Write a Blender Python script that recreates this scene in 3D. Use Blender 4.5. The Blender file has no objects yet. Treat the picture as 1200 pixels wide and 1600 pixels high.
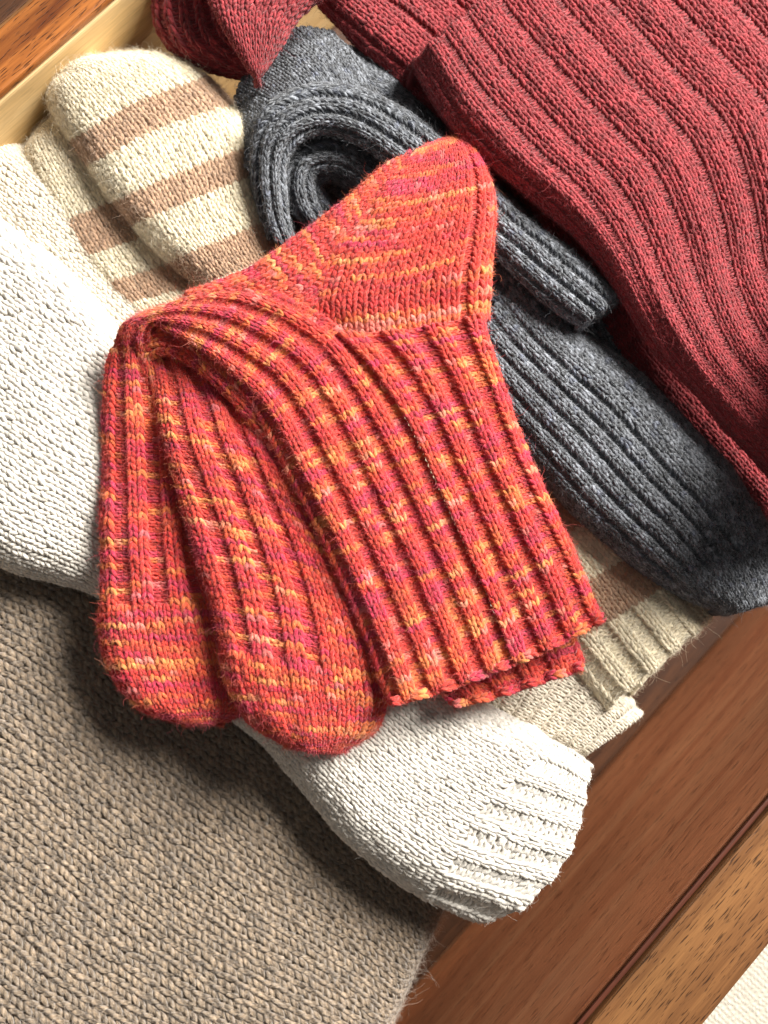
import bpy, math, random
import numpy as np
random.seed(7)
RNG = np.random.default_rng(11)
SC = bpy.context.scene
COL = SC.collection

# ------------------------------------------------------------------ camera
FPX = 1300.0                       # focal length in pixels of a 1200 x 1600 frame
CAM = np.array([0.0, 0.0, 0.34])
_t, _a = math.radians(7.0), math.radians(46.0)
FWD = np.array([math.sin(_t)*math.cos(_a), math.sin(_t)*math.sin(_a), -math.cos(_t)])
RGT = np.cross(FWD, [0, 1, 0]); RGT /= np.linalg.norm(RGT)
UPV = np.cross(RGT, FWD)
cd = bpy.data.cameras.new('camera'); cam = bpy.data.objects.new('camera', cd); COL.objects.link(cam)
from mathutils import Matrix, Vector
cam.matrix_world = Matrix(((RGT[0], UPV[0], -FWD[0], CAM[0]), (RGT[1], UPV[1], -FWD[1], CAM[1]),
                           (RGT[2], UPV[2], -FWD[2], CAM[2]), (0, 0, 0, 1)))
cd.sensor_fit = 'VERTICAL'; cd.sensor_height = 36; cd.sensor_width = 27; cd.lens = 36*FPX/1600
cd.clip_start = 0.01; cd.clip_end = 20
cd.dof.use_dof = True; cd.dof.focus_distance = 0.337; cd.dof.aperture_fstop = 9.0
SC.camera = cam

# ------------------------------------------------------------------ light
w = bpy.data.worlds.new('World'); SC.world = w; w.use_nodes = True
w.node_tree.nodes['Background'].inputs[0].default_value = (1.0, 0.97, 0.94, 1)
w.node_tree.nodes['Background'].inputs[1].default_value = 0.16
def area_light(name, az, el, dist, size, energy, color):
    l = bpy.data.lights.new(name, 'AREA'); l.shape = 'RECTANGLE'; l.size, l.size_y = size
    l.energy = energy; l.color = color
    o = bpy.data.objects.new(name, l); COL.objects.link(o)
    d = Vector((math.cos(el)*math.cos(az), math.cos(el)*math.sin(az), math.sin(el)))
    o.location = d*dist; o.rotation_euler = d.to_track_quat('Z', 'Y').to_euler()
    return o
area_light('window_light', math.radians(41), math.radians(35), 2.2, (1.05, 1.0), 205, (1.0, 0.965, 0.91))
SC.view_settings.view_transform = 'Standard'; SC.view_settings.look = 'None'
SC.view_settings.exposure = 0.0; SC.view_settings.gamma = 1.0
SC.cycles.max_bounces = 6; SC.cycles.diffuse_bounces = 4

# ------------------------------------------------------------------ helpers
def P(x, y, z):
    """world points under photo points x, y (1200 x 1600 frame) at height z (metres)"""
    x, y, z = np.broadcast_arrays(np.asarray(x, float), np.asarray(y, float), np.asarray(z, float))
    d = FWD + ((x-600)/FPX)[..., None]*RGT - ((y-800)/FPX)[..., None]*UPV
    k = (z-CAM[2])/d[..., 2]
    return CAM + d*k[..., None]

def to_px(p):
    v = p-CAM; d = v@FWD
    return 600+FPX*(v@RGT)/d, 800-FPX*(v@UPV)/d

def lin(r, g, b):
    f = lambda c: (c/255/12.92) if c <= 10 else ((c/255+0.055)/1.055)**2.4
    return np.array([f(r), f(g), f(b)])

def catmull(pts, n, key=None):
    """resample control points (k, d) to n points, evenly by arc length of the first `key` columns"""
    pts = np.asarray(pts, float)
    if len(pts) == 2:
        t = np.linspace(0, 1, n)[:, None]
        return pts[0]*(1-t)+pts[1]*t
    q = np.vstack([2*pts[0]-pts[1], pts, 2*pts[-1]-pts[-2]])
    out = []
    for i in range(1, len(q)-2):
        t = np.linspace(0, 1, 24, endpoint=False)[:, None]
        a, b, c, d = q[i-1], q[i], q[i+1], q[i+2]
        out.append(0.5*((2*b)+(c-a)*t+(2*a-5*b+4*c-d)*t*t+(3*b-3*c+d-a)*t**3))
    out.append(pts[-1:])
    o = np.vstack(out)
    s = np.r_[0, np.cumsum(np.linalg.norm(np.diff(o[:, :key], axis=0), axis=1))]
    ss = np.linspace(0, s[-1], n)
    return np.stack([np.interp(ss, s, o[:, k]) for k in range(o.shape[1])], 1)

def wave_noise(p, scale, seed, octaves=3):
    r = np.random.default_rng(seed); v = 0; amp = 1; tot = 0
    for o in range(octaves):
        for k in range(4):
            d = r.normal(size=3); d /= np.linalg.norm(d)
            v = v+amp*np.sin((p@d)*scale*2*math.pi*(2**o)*r.uniform(.7, 1.3)+r.uniform(0, 6.28)); tot += amp*0.7
        amp *= 0.5
    return v/tot*1.4

def vnoise1(x, seed):
    r = np.random.default_rng(seed); tab = r.random(8192)
    i = np.floor(x).astype(int); f = x-i; f = f*f*(3-2*f)
    return tab[i % 8192]*(1-f)+tab[(i+1) % 8192]*f

def vnoise2(x, y, seed):
    r = np.random.default_rng(seed); tab = r.random((256, 256))
    i = np.floor(x).astype(int); j = np.floor(y).astype(int); f = x-i; g = y-j
    f = f*f*(3-2*f); g = g*g*(3-2*g)
    T = lambda a, b: tab[a % 256, b % 256]
    return (T(i, j)*(1-f)+T(i+1, j)*f)*(1-g)+(T(i, j+1)*(1-f)+T(i+1, j+1)*f)*g

# ------------------------------------------------------------------ materials
def nodes_of(name):
    m = bpy.data.materials.new(name); m.use_nodes = True
    nt = m.node_tree; return m, nt, nt.nodes['Principled BSDF']

def N(nt, kind, **kw):
    n = nt.nodes.new(kind)
    for k, v in kw.items():
        if k.startswith('i_'):
            n.inputs[k[2:]].default_value = v
        else: setattr(n, k, v)
    return n

def mth(nt, op, a, b=None, c=None):
    n = nt.nodes.new('ShaderNodeMath'); n.operation = op
    for i, x in enumerate((a, b, c)):
        if x is None: continue
        if isinstance(x, (int, float)): n.inputs[i].default_value = x
        else: nt.links.new(x, n.inputs[i])
    return n.outputs[0]

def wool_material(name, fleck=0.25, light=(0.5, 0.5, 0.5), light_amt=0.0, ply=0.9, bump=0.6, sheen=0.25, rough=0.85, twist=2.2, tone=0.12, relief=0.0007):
    m, nt, b = nodes_of(name); L = nt.links.new
    col = N(nt, 'ShaderNodeAttribute', attribute_name='Col')
    yv = N(nt, 'ShaderNodeAttribute', attribute_name='strand')
    sep = N(nt, 'ShaderNodeSeparateXYZ'); L(yv.outputs['Vector'], sep.inputs[0])
    s, c, sn = sep.outputs
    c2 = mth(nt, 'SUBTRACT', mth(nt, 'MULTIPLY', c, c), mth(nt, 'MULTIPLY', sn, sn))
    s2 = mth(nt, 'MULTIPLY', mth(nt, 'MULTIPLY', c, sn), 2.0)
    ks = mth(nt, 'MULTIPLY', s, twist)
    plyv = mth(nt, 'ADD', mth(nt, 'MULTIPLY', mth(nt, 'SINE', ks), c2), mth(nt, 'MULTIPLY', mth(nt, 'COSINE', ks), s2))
    # fibre streaks that follow the strand
    vec = N(nt, 'ShaderNodeCombineXYZ'); L(mth(nt, 'MULTIPLY', s, 0.35), vec.inputs[0])
    L(mth(nt, 'ADD', mth(nt, 'MULTIPLY', c, 1.6), mth(nt, 'MULTIPLY', s, 0.5)), vec.inputs[1]); L(mth(nt, 'MULTIPLY', sn, 1.6), vec.inputs[2])
    n1 = N(nt, 'ShaderNodeTexNoise', i_Scale=2.2, i_Detail=3.0, i_Roughness=0.7); L(vec.outputs[0], n1.inputs['Vector'])
    geo = N(nt, 'ShaderNodeNewGeometry')
    n2 = N(nt, 'ShaderNodeTexNoise', i_Scale=2600.0, i_Detail=2.0); L(geo.outputs['Position'], n2.inputs['Vector'])
    v = mth(nt, 'ADD', mth(nt, 'MULTIPLY', n1.outputs['Fac'], 0.65), mth(nt, 'MULTIPLY', n2.outputs['Fac'], 0.35))
    mr = N(nt, 'ShaderNodeMapRange'); L(v, mr.inputs['Value'])
    mr.inputs['From Min'].default_value = 0.32; mr.inputs['From Max'].default_value = 0.68
    mr.inputs['To Min'].default_value = 1-fleck; mr.inputs['To Max'].default_value = 1+fleck
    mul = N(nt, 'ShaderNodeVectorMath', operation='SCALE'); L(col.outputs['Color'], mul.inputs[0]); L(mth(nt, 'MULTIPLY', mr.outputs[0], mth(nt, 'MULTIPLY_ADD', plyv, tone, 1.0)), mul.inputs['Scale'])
    out = mul.outputs[0]
    if light_amt > 0:
        mx = N(nt, 'ShaderNodeMix', data_type='RGBA')
        lr = N(nt, 'ShaderNodeMapRange'); L(n1.outputs['Fac'], lr.inputs['Value'])
        lr.inputs['From Min'].default_value = 0.52; lr.inputs['From Max'].default_value = 0.68; lr.inputs['To Max'].default_value = light_amt
        L(lr.outputs[0], mx.inputs['Factor']); L(out, mx.inputs['A']); mx.inputs['B'].default_value = (*light, 1)
        out = mx.outputs['Result']
    L(out, b.inputs['Base Color'])
    h = mth(nt, 'ADD', mth(nt, 'MULTIPLY', plyv, 0.5*ply), mth(nt, 'MULTIPLY', v, 1.3))
    bp = N(nt, 'ShaderNodeBump', i_Strength=min(bump*1.1, 1.0), i_Distance=relief); L(h, bp.inputs['Height']); L(bp.outputs[0], b.inputs['Normal'])
    b.inputs['Roughness'].default_value = rough
    b.inputs['Specular IOR Level'].default_value = 0.25
    b.inputs['Sheen Weight'].default_value = sheen; b.inputs['Sheen Roughness'].default_value = 0.5
    return m

def fuzz_material(name):
    m, nt, b = nodes_of(name)
    col = N(nt, 'ShaderNodeAttribute', attribute_name='Col')
    nt.links.new(col.outputs['Color'], b.inputs['Base Color'])
    b.inputs['Roughness'].default_value = 0.7; b.inputs['Specular IOR Level'].default_value = 0.3
    return m
FUZZ = fuzz_material('wool_fibre')

# ------------------------------------------------------------------ scene graph
def thing(name, label, cat, loc, group=None):
    o = bpy.data.objects.new(name, None); COL.objects.link(o); o.location = Vector([float(c) for c in loc])
    o.empty_display_size = 0.01
    o['label'] = label; o['category'] = cat
    if group: o['group'] = group
    return o

def add_mesh(name, verts, faces, mat, parent, attrs=None, smooth=True, kind=None, label=None):
    """faces (n,4) array; verts in world coordinates, stored relative to the top parent"""
    root = parent
    off = np.zeros(3)
    while root is not None:
        off += np.array(root.location); root = root.parent
    me = bpy.data.meshes.new(name)
    faces = np.asarray(faces); k = faces.shape[1]
    me.vertices.add(len(verts)); me.vertices.foreach_set('co', np.ascontiguousarray(verts-off, np.float32).ravel())
    me.loops.add(faces.size); me.loops.foreach_set('vertex_index', faces.astype(np.int32).ravel())
    me.polygons.add(len(faces)); me.polygons.foreach_set('loop_start', np.arange(0, faces.size, k, dtype=np.int32))
    me.update(calc_edges=True)
    me.polygons.foreach_set('use_smooth', np.full(len(faces), smooth))
    if attrs:
        for an, arr in attrs.items():
            if an == 'Col':
                at = me.attributes.new('Col', 'FLOAT_COLOR', 'POINT')
                at.data.foreach_set('color', np.c_[arr, np.ones(len(arr))].astype(np.float32).ravel())
            else:
                at = me.attributes.new(an, 'FLOAT_VECTOR', 'POINT'); at.data.foreach_set('vector', arr.astype(np.float32).ravel())
    me.materials.append(mat)
    o = bpy.data.objects.new(name, me); COL.objects.link(o); o.parent = parent
    if kind: o['kind'] = kind
    if label: o['label'] = label
    return o

# ------------------------------------------------------------------ surfaces
class Surface:
    ALL = []
    """a sheet lofted through rows of photo points; u runs along a row (across the wales), v from row to row"""
    def __init__(self, rows, t=6, edge=8, drop=(True, True), dome=0, wrap=50, start_drop=None, end_drop=None,
                 noise=(0.6, 18), seed=1, M=90, Nv=160):
        grid = []
        for r in rows:
            pts, z = r[0], r[1]
            tt = (r[2] if len(r) > 2 and r[2] else t)/1000; warp = r[3] if len(r) > 3 else 1.0
            p = np.array([(q[0], q[1], (q[2] if len(q) > 2 else 0)) for q in pts], float)
            p = catmull(p, 60, 2)
            W3 = P(p[:, 0], p[:, 1], z/1000+p[:, 2]/1000)
            s = np.r_[0, np.cumsum(np.linalg.norm(np.diff(W3, axis=0), axis=1))]; W = s[-1]
            R = min(edge/1000, 0.45*W)
            prof = []
            th = np.radians(np.linspace(-wrap, 90, 16))
            if drop[0]: prof += [(R-R*math.cos(a), tt*math.sin(a)) for a in th]
            else: prof += [(0, tt)]
            mid = np.linspace(R if drop[0] else 0.001*W, W-R if drop[1] else W, 20)
            prof += [(m, tt) for m in mid[1:-1]]
            if drop[1]: prof += [(W-R+R*math.cos(a), tt*math.sin(a)) for a in th[::-1]]
            else: prof += [(W, tt)]
            prof = np.array(prof)
            prof[:, 1] += dome/1000*np.sin(np.clip(prof[:, 0]/W, 0, 1)*math.pi)
            prof = catmull(prof, M, 2)
            f = np.clip(prof[:, 0]/W, 0, 1)**warp*W
            x = np.interp(f, s, p[:, 0]); y = np.interp(f, s, p[:, 1]); dz = np.interp(f, s, p[:, 2])
            grid.append(P(x, y, z/1000+dz/1000+prof[:, 1]))
        G = np.array(grid)                                   # rows, M, 3
        def dropped(G, spec):
            R, D, ang = spec
            d = G[-1]-G[-2]; d[:, 2] = 0; d = d.mean(0); d /= np.linalg.norm(d)
            ex = []
            for a in np.radians(np.linspace(25, ang, 5)):
                q = G[-1]+d*R/1000*math.sin(a); q[:, 2] -= D/1000*(1-math.cos(a)); ex.append(q)
            return np.concatenate([G, np.array(ex)])
        if end_drop: G = dropped(G, end_drop)
        if start_drop: G = dropped(G[::-1].copy(), start_drop)[::-1].copy()
        k, M_, _ = G.shape
        flat = G.reshape(k, -1)
        dist = np.linalg.norm(np.diff(G, axis=0), axis=2).mean(1)
        # spline along v, even by mean arc length
        q = np.vstack([2*flat[0]-flat[1], flat, 2*flat[-1]-flat[-2]]); o = []
        for i in range(1, len(q)-2):
            tq = np.linspace(0, 1, 24, endpoint=False)[:, None]
            a, b, c, d = q[i-1], q[i], q[i+1], q[i+2]
            o.append(0.5*((2*b)+(c-a)*tq+(2*a-5*b+4*c-d)*tq*tq+(3*b-3*c+d-a)*tq**3))
        o.append(flat[-1:]); o = np.vstack(o).reshape(-1, M_, 3)
        s = np.r_[0, np.cumsum(np.linalg.norm(np.diff(o, axis=0), axis=2).mean(1))]
        ss = np.linspace(0, s[-1], Nv); j = np.clip(np.searchsorted(s, ss)-1, 0, len(s)-2)
        f = ((ss-s[j])/(s[j+1]-s[j]))[:, None, None]
        S = o[j]*(1-f)+o[j+1]*f
        self.row_v = np.interp(np.arange(0, len(o), 24), np.arange(len(o)), s)/s[-1]     # v of each control row
        self.length = s[-1]
        self.S = S; self.fix_normals()
        if noise and noise[0]:
            S = S+self.Nn*(wave_noise(S, noise[1], seed)*noise[0]/1000)[..., None]
            self.S = S; self.fix_normals()
        Surface.ALL.append(self)
        self.width = np.linalg.norm(np.diff(self.S, axis=1), axis=2).sum(1).mean()
    def fix_normals(self):
        du = np.gradient(self.S, axis=1); dv = np.gradient(self.S, axis=0)
        n = np.cross(du, dv); ln = np.linalg.norm(n, axis=2, keepdims=True); n = n/np.maximum(ln, 1e-12)
        if n[n.shape[0]//2, n.shape[1]//2, 2] < 0: n = -n
        self.Nn = n
    def at(self, u, v):
        nv, nu, _ = self.S.shape
        x = np.clip(u, 0, 1)*(nu-1); y = np.clip(v, 0, 1)*(nv-1)
        i = np.minimum(x.astype(int), nu-2); j = np.minimum(y.astype(int), nv-2)
        f = (x-i)[..., None]; g = (y-j)[..., None]
        def bl(A): return (A[j, i]*(1-f)+A[j, i+1]*f)*(1-g)+(A[j+1, i]*(1-f)+A[j+1, i+1]*f)*g
        n = bl(self.Nn); n /= np.maximum(np.linalg.norm(n, axis=-1, keepdims=True), 1e-9)
        return bl(self.S), n

# stitch strands: (across, along, height, radius)
KNIT = [np.array([(sg*.05, -.48, -.2, .6), (sg*.11, -.18, .35, .95), (sg*.20, .20, .70, 1.06), (sg*.295, .60, .68, 1.05), (sg*.375, .96, .30, .90), (sg*.415, 1.22, -.2, .55)]) for sg in (-1, 1)]
PURL = [np.array([(-.66, .12, -.1, .8), (-.34, .34, .4, 1), (-.1, .42, .55, 1.02), (.14, .42, .55, 1.02), (.38, .32, .4, 1), (.68, .10, -.2, .8)]),
        np.array([(-.62, .98, -.2, .8), (-.3, .84, .25, .95), (-.08, .80, .35, .95), (.1, .80, .35, .95), (.32, .84, .25, .95), (.64, .98, -.25, .8)])]
SIDES = 5          # each strand is a shell open underneath, where it is bedded in the sheet
PENDING = []
ANG = np.radians(np.linspace(-28, 208, SIDES))

def knit(surf, parent, part, mat, wale, course, colour, pattern=None, depth=1.1, purl_w=0.72, rfac=0.25, jitter=0.05,
         parts=None, splay=1.0, legvar=.06, flip=False, fuzz=None, fuzz_store=None, nw=None, nc=None, base_dark=0.97, margin=110, lift=0.0, rounded=0.0):
    """real yarn on a surface: every stitch is two tube strands; a plain sheet lies just under them"""
    nw = nw or max(2, round(surf.width*1000/wale)); nc = nc or max(2, round(surf.length*1000/course))
    I, J = np.meshgrid(np.arange(nw), np.arange(nc))
    purl = np.zeros((nc, nw), bool) if pattern is None else pattern(I, J, nw, nc)
    wid = np.where(purl.mean(0) > 0.5, purl_w, 1.0); edges = np.r_[0, np.cumsum(wid)]; edges /= edges[-1]
    cen = (edges[:-1]+edges[1:])/2; half = np.diff(edges)
    D = np.where(purl, -depth, 0.0)/1000
    if rounded and purl.any():
        pc = np.where(purl.mean(0) > .5)[0]
        if len(pc):
            dd = np.abs(np.arange(nw)[:, None]-pc[None, :]).min(1).astype(float); hw = 3.2
            D = D-np.where(purl, 0, rounded/1000*np.clip(1-(dd-1)/hw, 0, 1)**1.6)
    def depth_at(u, v):
        x = np.interp(u, np.r_[0, cen, 1], np.r_[0, np.arange(nw), nw-1.0]); y = np.clip(v*nc-.5, 0, nc-1)
        i = np.clip(x.astype(int), 0, max(nw-2, 0)); j = np.clip(y.astype(int), 0, max(nc-2, 0)); f = x-i; g = y-j
        i1 = np.minimum(i+1, nw-1); j1 = np.minimum(j+1, nc-1)
        f = f*f*(3-2*f)
        return (D[j, i]*(1-f)+D[j, i1]*f)*(1-g)+(D[j1, i]*(1-f)+D[j1, i1]*f)*g
    i = I.ravel(); j = J.ravel(); pu = purl.ravel()
    p0, n0 = surf.at(cen[i], (j+.5)/nc)
    X, Y = to_px(p0)
    keep = (X > -margin) & (X < 1200+margin) & (Y > -margin) & (Y < 1600+margin) & (((CAM-p0)*n0).sum(1)/np.linalg.norm(CAM-p0, axis=1) > -0.45)
    i, j, pu = i[keep], j[keep], pu[keep]
    n = len(i)
    C = colour(i, j, nw, nc)
    C = C*(1+RNG.normal(0, .05, (n, 1)))
    # local metric
    e = 0.5/nc
    a0, _ = surf.at(cen[i]-half[i]/2, (j+.5)/nc); a1, _ = surf.at(cen[i]+half[i]/2, (j+.5)/nc); wl = np.linalg.norm(a1-a0, axis=1)
    b0, _ = surf.at(cen[i], (j+.5)/nc-e); b1, _ = surf.at(cen[i], (j+.5)/nc+e); cl = np.linalg.norm(b1-b0, axis=1)
    rad = rfac*np.minimum(np.where(pu, cl*1.25, wl), cl*1.45)
    allv, allc, alls, tag = [], [], [], []
    roots = []
    for kind, temps in ((False, KNIT), (True, PURL)):
        m = pu == kind
        if not m.any(): continue
        for T in temps:
            T = T.copy()
            if flip and not kind: T[:, 1] = 1-T[:, 1]
            if not kind: T[:, 0] *= splay
            K = len(T); nn = m.sum()
            ja = RNG.normal(0, jitter, (nn, 1)); jb = RNG.normal(0, jitter, (nn, 1)); jr = 1+RNG.normal(0, .07, (nn, 1)); jh = RNG.normal(0, .14, (nn, 1))
            u = cen[i[m]][:, None]+(T[:, 0]+ja)*half[i[m]][:, None]
            v = (j[m][:, None]+T[:, 1]+jb)/nc
            c, nr = surf.at(u, v)
            r0 = rad[m][:, None]*(0.88 if kind else 1.0)
            c = c+nr*(depth_at(u, v)+(T[:, 2]+jh)*r0*1.15+lift/1000)[..., None]
            tan = np.gradient(c, axis=1); tan /= np.maximum(np.linalg.norm(tan, axis=2, keepdims=True), 1e-12)
            sd = np.cross(tan, nr); sd /= np.maximum(np.linalg.norm(sd, axis=2, keepdims=True), 1e-12)
            up = np.cross(sd, tan)
            r = r0*T[:, 3]*jr
            ring = c[:, :, None, :]+r[:, :, None, None]*(np.cos(ANG)[None, None, :, None]*sd[:, :, None, :]+np.sin(ANG)[None, None, :, None]*up[:, :, None, :])
            seg = np.r_[0, np.cumsum(np.linalg.norm(np.diff(c.mean(0), axis=0), axis=1))]/max(r0.mean(), 1e-9)
            sarr = seg[None, :, None]*np.ones((nn, 1, SIDES))+RNG.uniform(0, 900, (nn, 1, 1))
            st = np.stack([sarr, np.broadcast_to(np.cos(ANG), sarr.shape), np.broadcast_to(np.sin(ANG), sarr.shape)], -1)
            sc = np.abs(C[m]*(1+RNG.normal(0, legvar, (nn, 1))))
            allv.append(ring.reshape(nn, -1, 3)); allc.append(np.repeat(sc[:, None, :], K*SIDES, 1)); alls.append(st.reshape(nn, -1, 3)); tag.append(j[m]/nc)
            roots.append((c[:, 1:5].reshape(-1, 3)+nr[:, 1:5].reshape(-1, 3)*(r[:, 1:5].reshape(-1, 1)*.8), nr[:, 1:5].reshape(-1, 3), tan[:, 1:5].reshape(-1, 3), np.repeat(sc, 4, 0), np.repeat(r0[:, 0]**2, 4)))
    V = np.concatenate(allv); CC = np.clip(np.concatenate(allc), 0, 1); SS = np.concatenate(alls); TG = np.concatenate(tag)
    K = 6
    k0 = np.arange(K-1)[:, None]*SIDES; a = np.arange(SIDES-1)[None, :]; b = a+1
    F1 = np.stack([k0+a, k0+b, k0+SIDES+b, k0+SIDES+a], -1).reshape(-1, 4)
    # under sheet
    bu = int(min(nw*2+1, 240)); bv = int(min(nc*1.5+1, 260))
    uu, vv = np.meshgrid(np.linspace(0, 1, bu), np.linspace(0, 1, bv))
    q, qn = surf.at(uu, vv)
    rm = float(np.median(rad))
    q = q+qn*(depth_at(uu, vv)-rm*0.12+lift/1000)[..., None]
    ci = np.clip(np.searchsorted(edges, uu.ravel())-1, 0, nw-1); cj = np.clip((vv.ravel()*nc).astype(int), 0, nc-1)
    bc = np.clip(colour(ci, cj, nw, nc)*base_dark, 0, 1)
    parts = parts or [(part, 0.0, 1.0)]
    made = []
    for pn, v0, v1 in parts:
        r0, r1 = int(round(v0*(bv-1))), int(round(v1*(bv-1)))
        qq = q[r0:r1+1].reshape(-1, 3); h = r1-r0+1
        ii = np.arange(h-1)[:, None]*bu+np.arange(bu-1)[None, :]
        fb = np.stack([ii, ii+1, ii+bu+1, ii+bu], -1).reshape(-1, 4)
        body = add_mesh(pn, qq, fb, mat, parent, {'Col': bc.reshape(bv, bu, 3)[r0:r1+1].reshape(-1, 3), 'strand': np.tile([[.3, .5, .5]], (len(qq), 1))})
        m = (TG >= v0-1e-6) & ((TG < v1) | (v1 >= 1))
        nv = m.sum()
        if nv:
            PENDING.append((V[m], CC[m], SS[m], F1, mat, body))
        made.append(body)
    if fuzz_store is not None and fuzz:
        R_ = [np.concatenate([r[k] for r in roots]) for k in range(5)]
        cnt = int(fuzz*1.8*n)
        sel = RNG.choice(len(R_[0]), cnt, p=R_[4]/R_[4].sum())
        fuzz_store.append([x[sel] for x in R_[:4]])
    return made

def make_fuzz(parent, store, length=(1.2, 3.2), radius=0.022, lift=0.4, brighten=1.1, fly=0.02, name='wool_fuzz', whiten=0.1):
    if not store: return
    R, Nn, T, C = [np.concatenate([s[k] for s in store]) for k in range(4)]
    n = len(R); K = 6
    ln = RNG.uniform(*length, (n, 1))/1000
    fl = RNG.random((n, 1)) < fly
    ln = np.where(fl, ln*RNG.uniform(2, 3.6, (n, 1)), ln)
    B = np.cross(Nn, T)
    th = RNG.uniform(0, 2*math.pi, (n, 1))
    d = T*np.cos(th)+B*np.sin(th)+Nn*np.abs(RNG.normal(lift, .35, (n, 1)))
    d /= np.linalg.norm(d, axis=1, keepdims=True)
    pts = [R]; cur = R.copy()
    curl = RNG.normal(0, .45, (n, 3))
    for k in range(K-1):
        cur = cur+d*ln/(K-1); pts.append(cur.copy())
        d = d+curl*.75+RNG.normal(0, .22, (n, 3))-Nn*0.16; d /= np.linalg.norm(d, axis=1, keepdims=True)
    pts = np.stack(pts, 1)
    off = np.zeros(3); root = parent
    while root is not None:
        off += np.array(root.location); root = root.parent
    hc = bpy.data.hair_curves.new(name); hc.add_curves([K]*n)
    hc.attributes['position'].data.foreach_set('vector', (pts-off).astype(np.float32).ravel())
    ra = hc.attributes.get('radius') or hc.attributes.new('radius', 'FLOAT', 'POINT')
    rr = (radius/1000*RNG.uniform(.6, 1.3, (n, 1))*np.linspace(1, .45, K)[None, :]).astype(np.float32)
    ra.data.foreach_set('value', rr.ravel())
    ca = hc.attributes.new('Col', 'FLOAT_COLOR', 'CURVE')
    cc = np.clip(C*brighten*(1-whiten)+whiten*0.75, 0, .95)
    ca.data.foreach_set('color', np.c_[cc, np.ones(n)].astype(np.float32).ravel())
    hc.materials.append(FUZZ)
    o = bpy.data.objects.new(name, hc); COL.objects.link(o); o.parent = parent; o['kind'] = 'stuff'
    return o

def rib(k, p, off=0):
    return lambda I, J, nw, nc: ((I+off) % (k+p)) >= k

# ================================================================== THE DRAWER
AX = np.array([math.cos(_a), math.sin(_a), 0]); NX = np.array([math.sin(_a), -math.cos(_a), 0])
RIM, FLOOR = 0.0, -0.150
n_br_in = P(918, 1598, RIM)@NX; n_br_out = P(1102, 1598, RIM)@NX
n_tl_in = P(0, 149, RIM)@NX; n_tl_out = P(0, 42, RIM)@NX

def wood(name, base, dark, light, pore=0.6, scale=1.0, rough=0.45, pore_len=14, red=0.0, coat=0.0):
    m, nt, b = nodes_of(name); L = nt.links.new
    tc = N(nt, 'ShaderNodeTexCoord')
    def mapped(sx, sy, sz):
        mp = N(nt, 'ShaderNodeMapping'); mp.inputs['Scale'].default_value = (sx*scale, sy*scale, sz*scale)
        L(tc.outputs['Object'], mp.inputs[0]); return mp.outputs[0]
    n1 = N(nt, 'ShaderNodeTexNoise', i_Scale=1.0, i_Detail=5.0, i_Roughness=0.6, i_Distortion=0.6); L(mapped(6, 110, 110), n1.inputs['Vector'])
    n2 = N(nt, 'ShaderNodeTexNoise', i_Scale=1.0, i_Detail=4.0, i_Roughness=0.6); L(mapped(60, 1400, 1400), n2.inputs['Vector'])
    n3 = N(nt, 'ShaderNodeTexNoise', i_Scale=1.0, i_Detail=2.0, i_Roughness=0.5); L(mapped(120, 1400, 900), n3.inputs['Vector'])
    n4 = N(nt, 'ShaderNodeTexNoise', i_Scale=1.0, i_Detail=2.0); L(mapped(9, 22, 22), n4.inputs['Vector'])
    r1 = N(nt, 'ShaderNodeValToRGB'); L(n1.outputs['Fac'], r1.inputs[0])
    r1.color_ramp.elements[0].position = .3; r1.color_ramp.elements[0].color = (*dark, 1)
    r1.color_ramp.elements[1].position = .7; r1.color_ramp.elements[1].color = (*light, 1)
    e = r1.color_ramp.elements.new(.5); e.color = (*base, 1)
    mr = N(nt, 'ShaderNodeMapRange'); L(n2.outputs['Fac'], mr.inputs['Value'])
    mr.inputs['From Min'].default_value = .3; mr.inputs['From Max'].default_value = .7; mr.inputs['To Min'].default_value = .82; mr.inputs['To Max'].default_value = 1.15
    mr4 = N(nt, 'ShaderNodeMapRange'); L(n4.outputs['Fac'], mr4.inputs['Value'])
    mr4.inputs['From Min'].default_value = .3; mr4.inputs['From Max'].default_value = .7; mr4.inputs['To Min'].default_value = .8; mr4.inputs['To Max'].default_value = 1.18
    sc = N(nt, 'ShaderNodeVectorMath', operation='SCALE'); L(r1.outputs[0], sc.inputs[0]); L(mth(nt, 'MULTIPLY', mr.outputs[0], mr4.outputs[0]), sc.inputs['Scale'])
    pr = N(nt, 'ShaderNodeMapRange'); L(n3.outputs['Fac'], pr.inputs['Value'])
    pr.inputs['From Min'].default_value = .57; pr.inputs['From Max'].default_value = .66; pr.inputs['To Max'].default_value = pore
    mx = N(nt, 'ShaderNodeMix', data_type='RGBA'); L(pr.outputs[0], mx.inputs['Factor']); L(sc.outputs[0], mx.inputs['A'])
    mx.inputs['B'].default_value = (dark[0]*.22, dark[1]*.2, dark[2]*.2, 1)
    L(mx.outputs['Result'], b.inputs['Base Color'])
    h = mth(nt, 'SUBTRACT', mth(nt, 'MULTIPLY', n2.outputs['Fac'], .5), mth(nt, 'MULTIPLY', pr.outputs[0], 1.0))
    bp = N(nt, 'ShaderNodeBump', i_Strength=.35, i_Distance=.0004); L(h, bp.inputs['Height']); L(bp.outputs[0], b.inputs['Normal'])
    b.inputs['Roughness'].default_value = rough; b.inputs['Specular IOR Level'].default_value = 0.4
    b.inputs['Coat Weight'].default_value = coat; b.inputs['Coat Roughness'].default_value = 0.25
    return m

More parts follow.
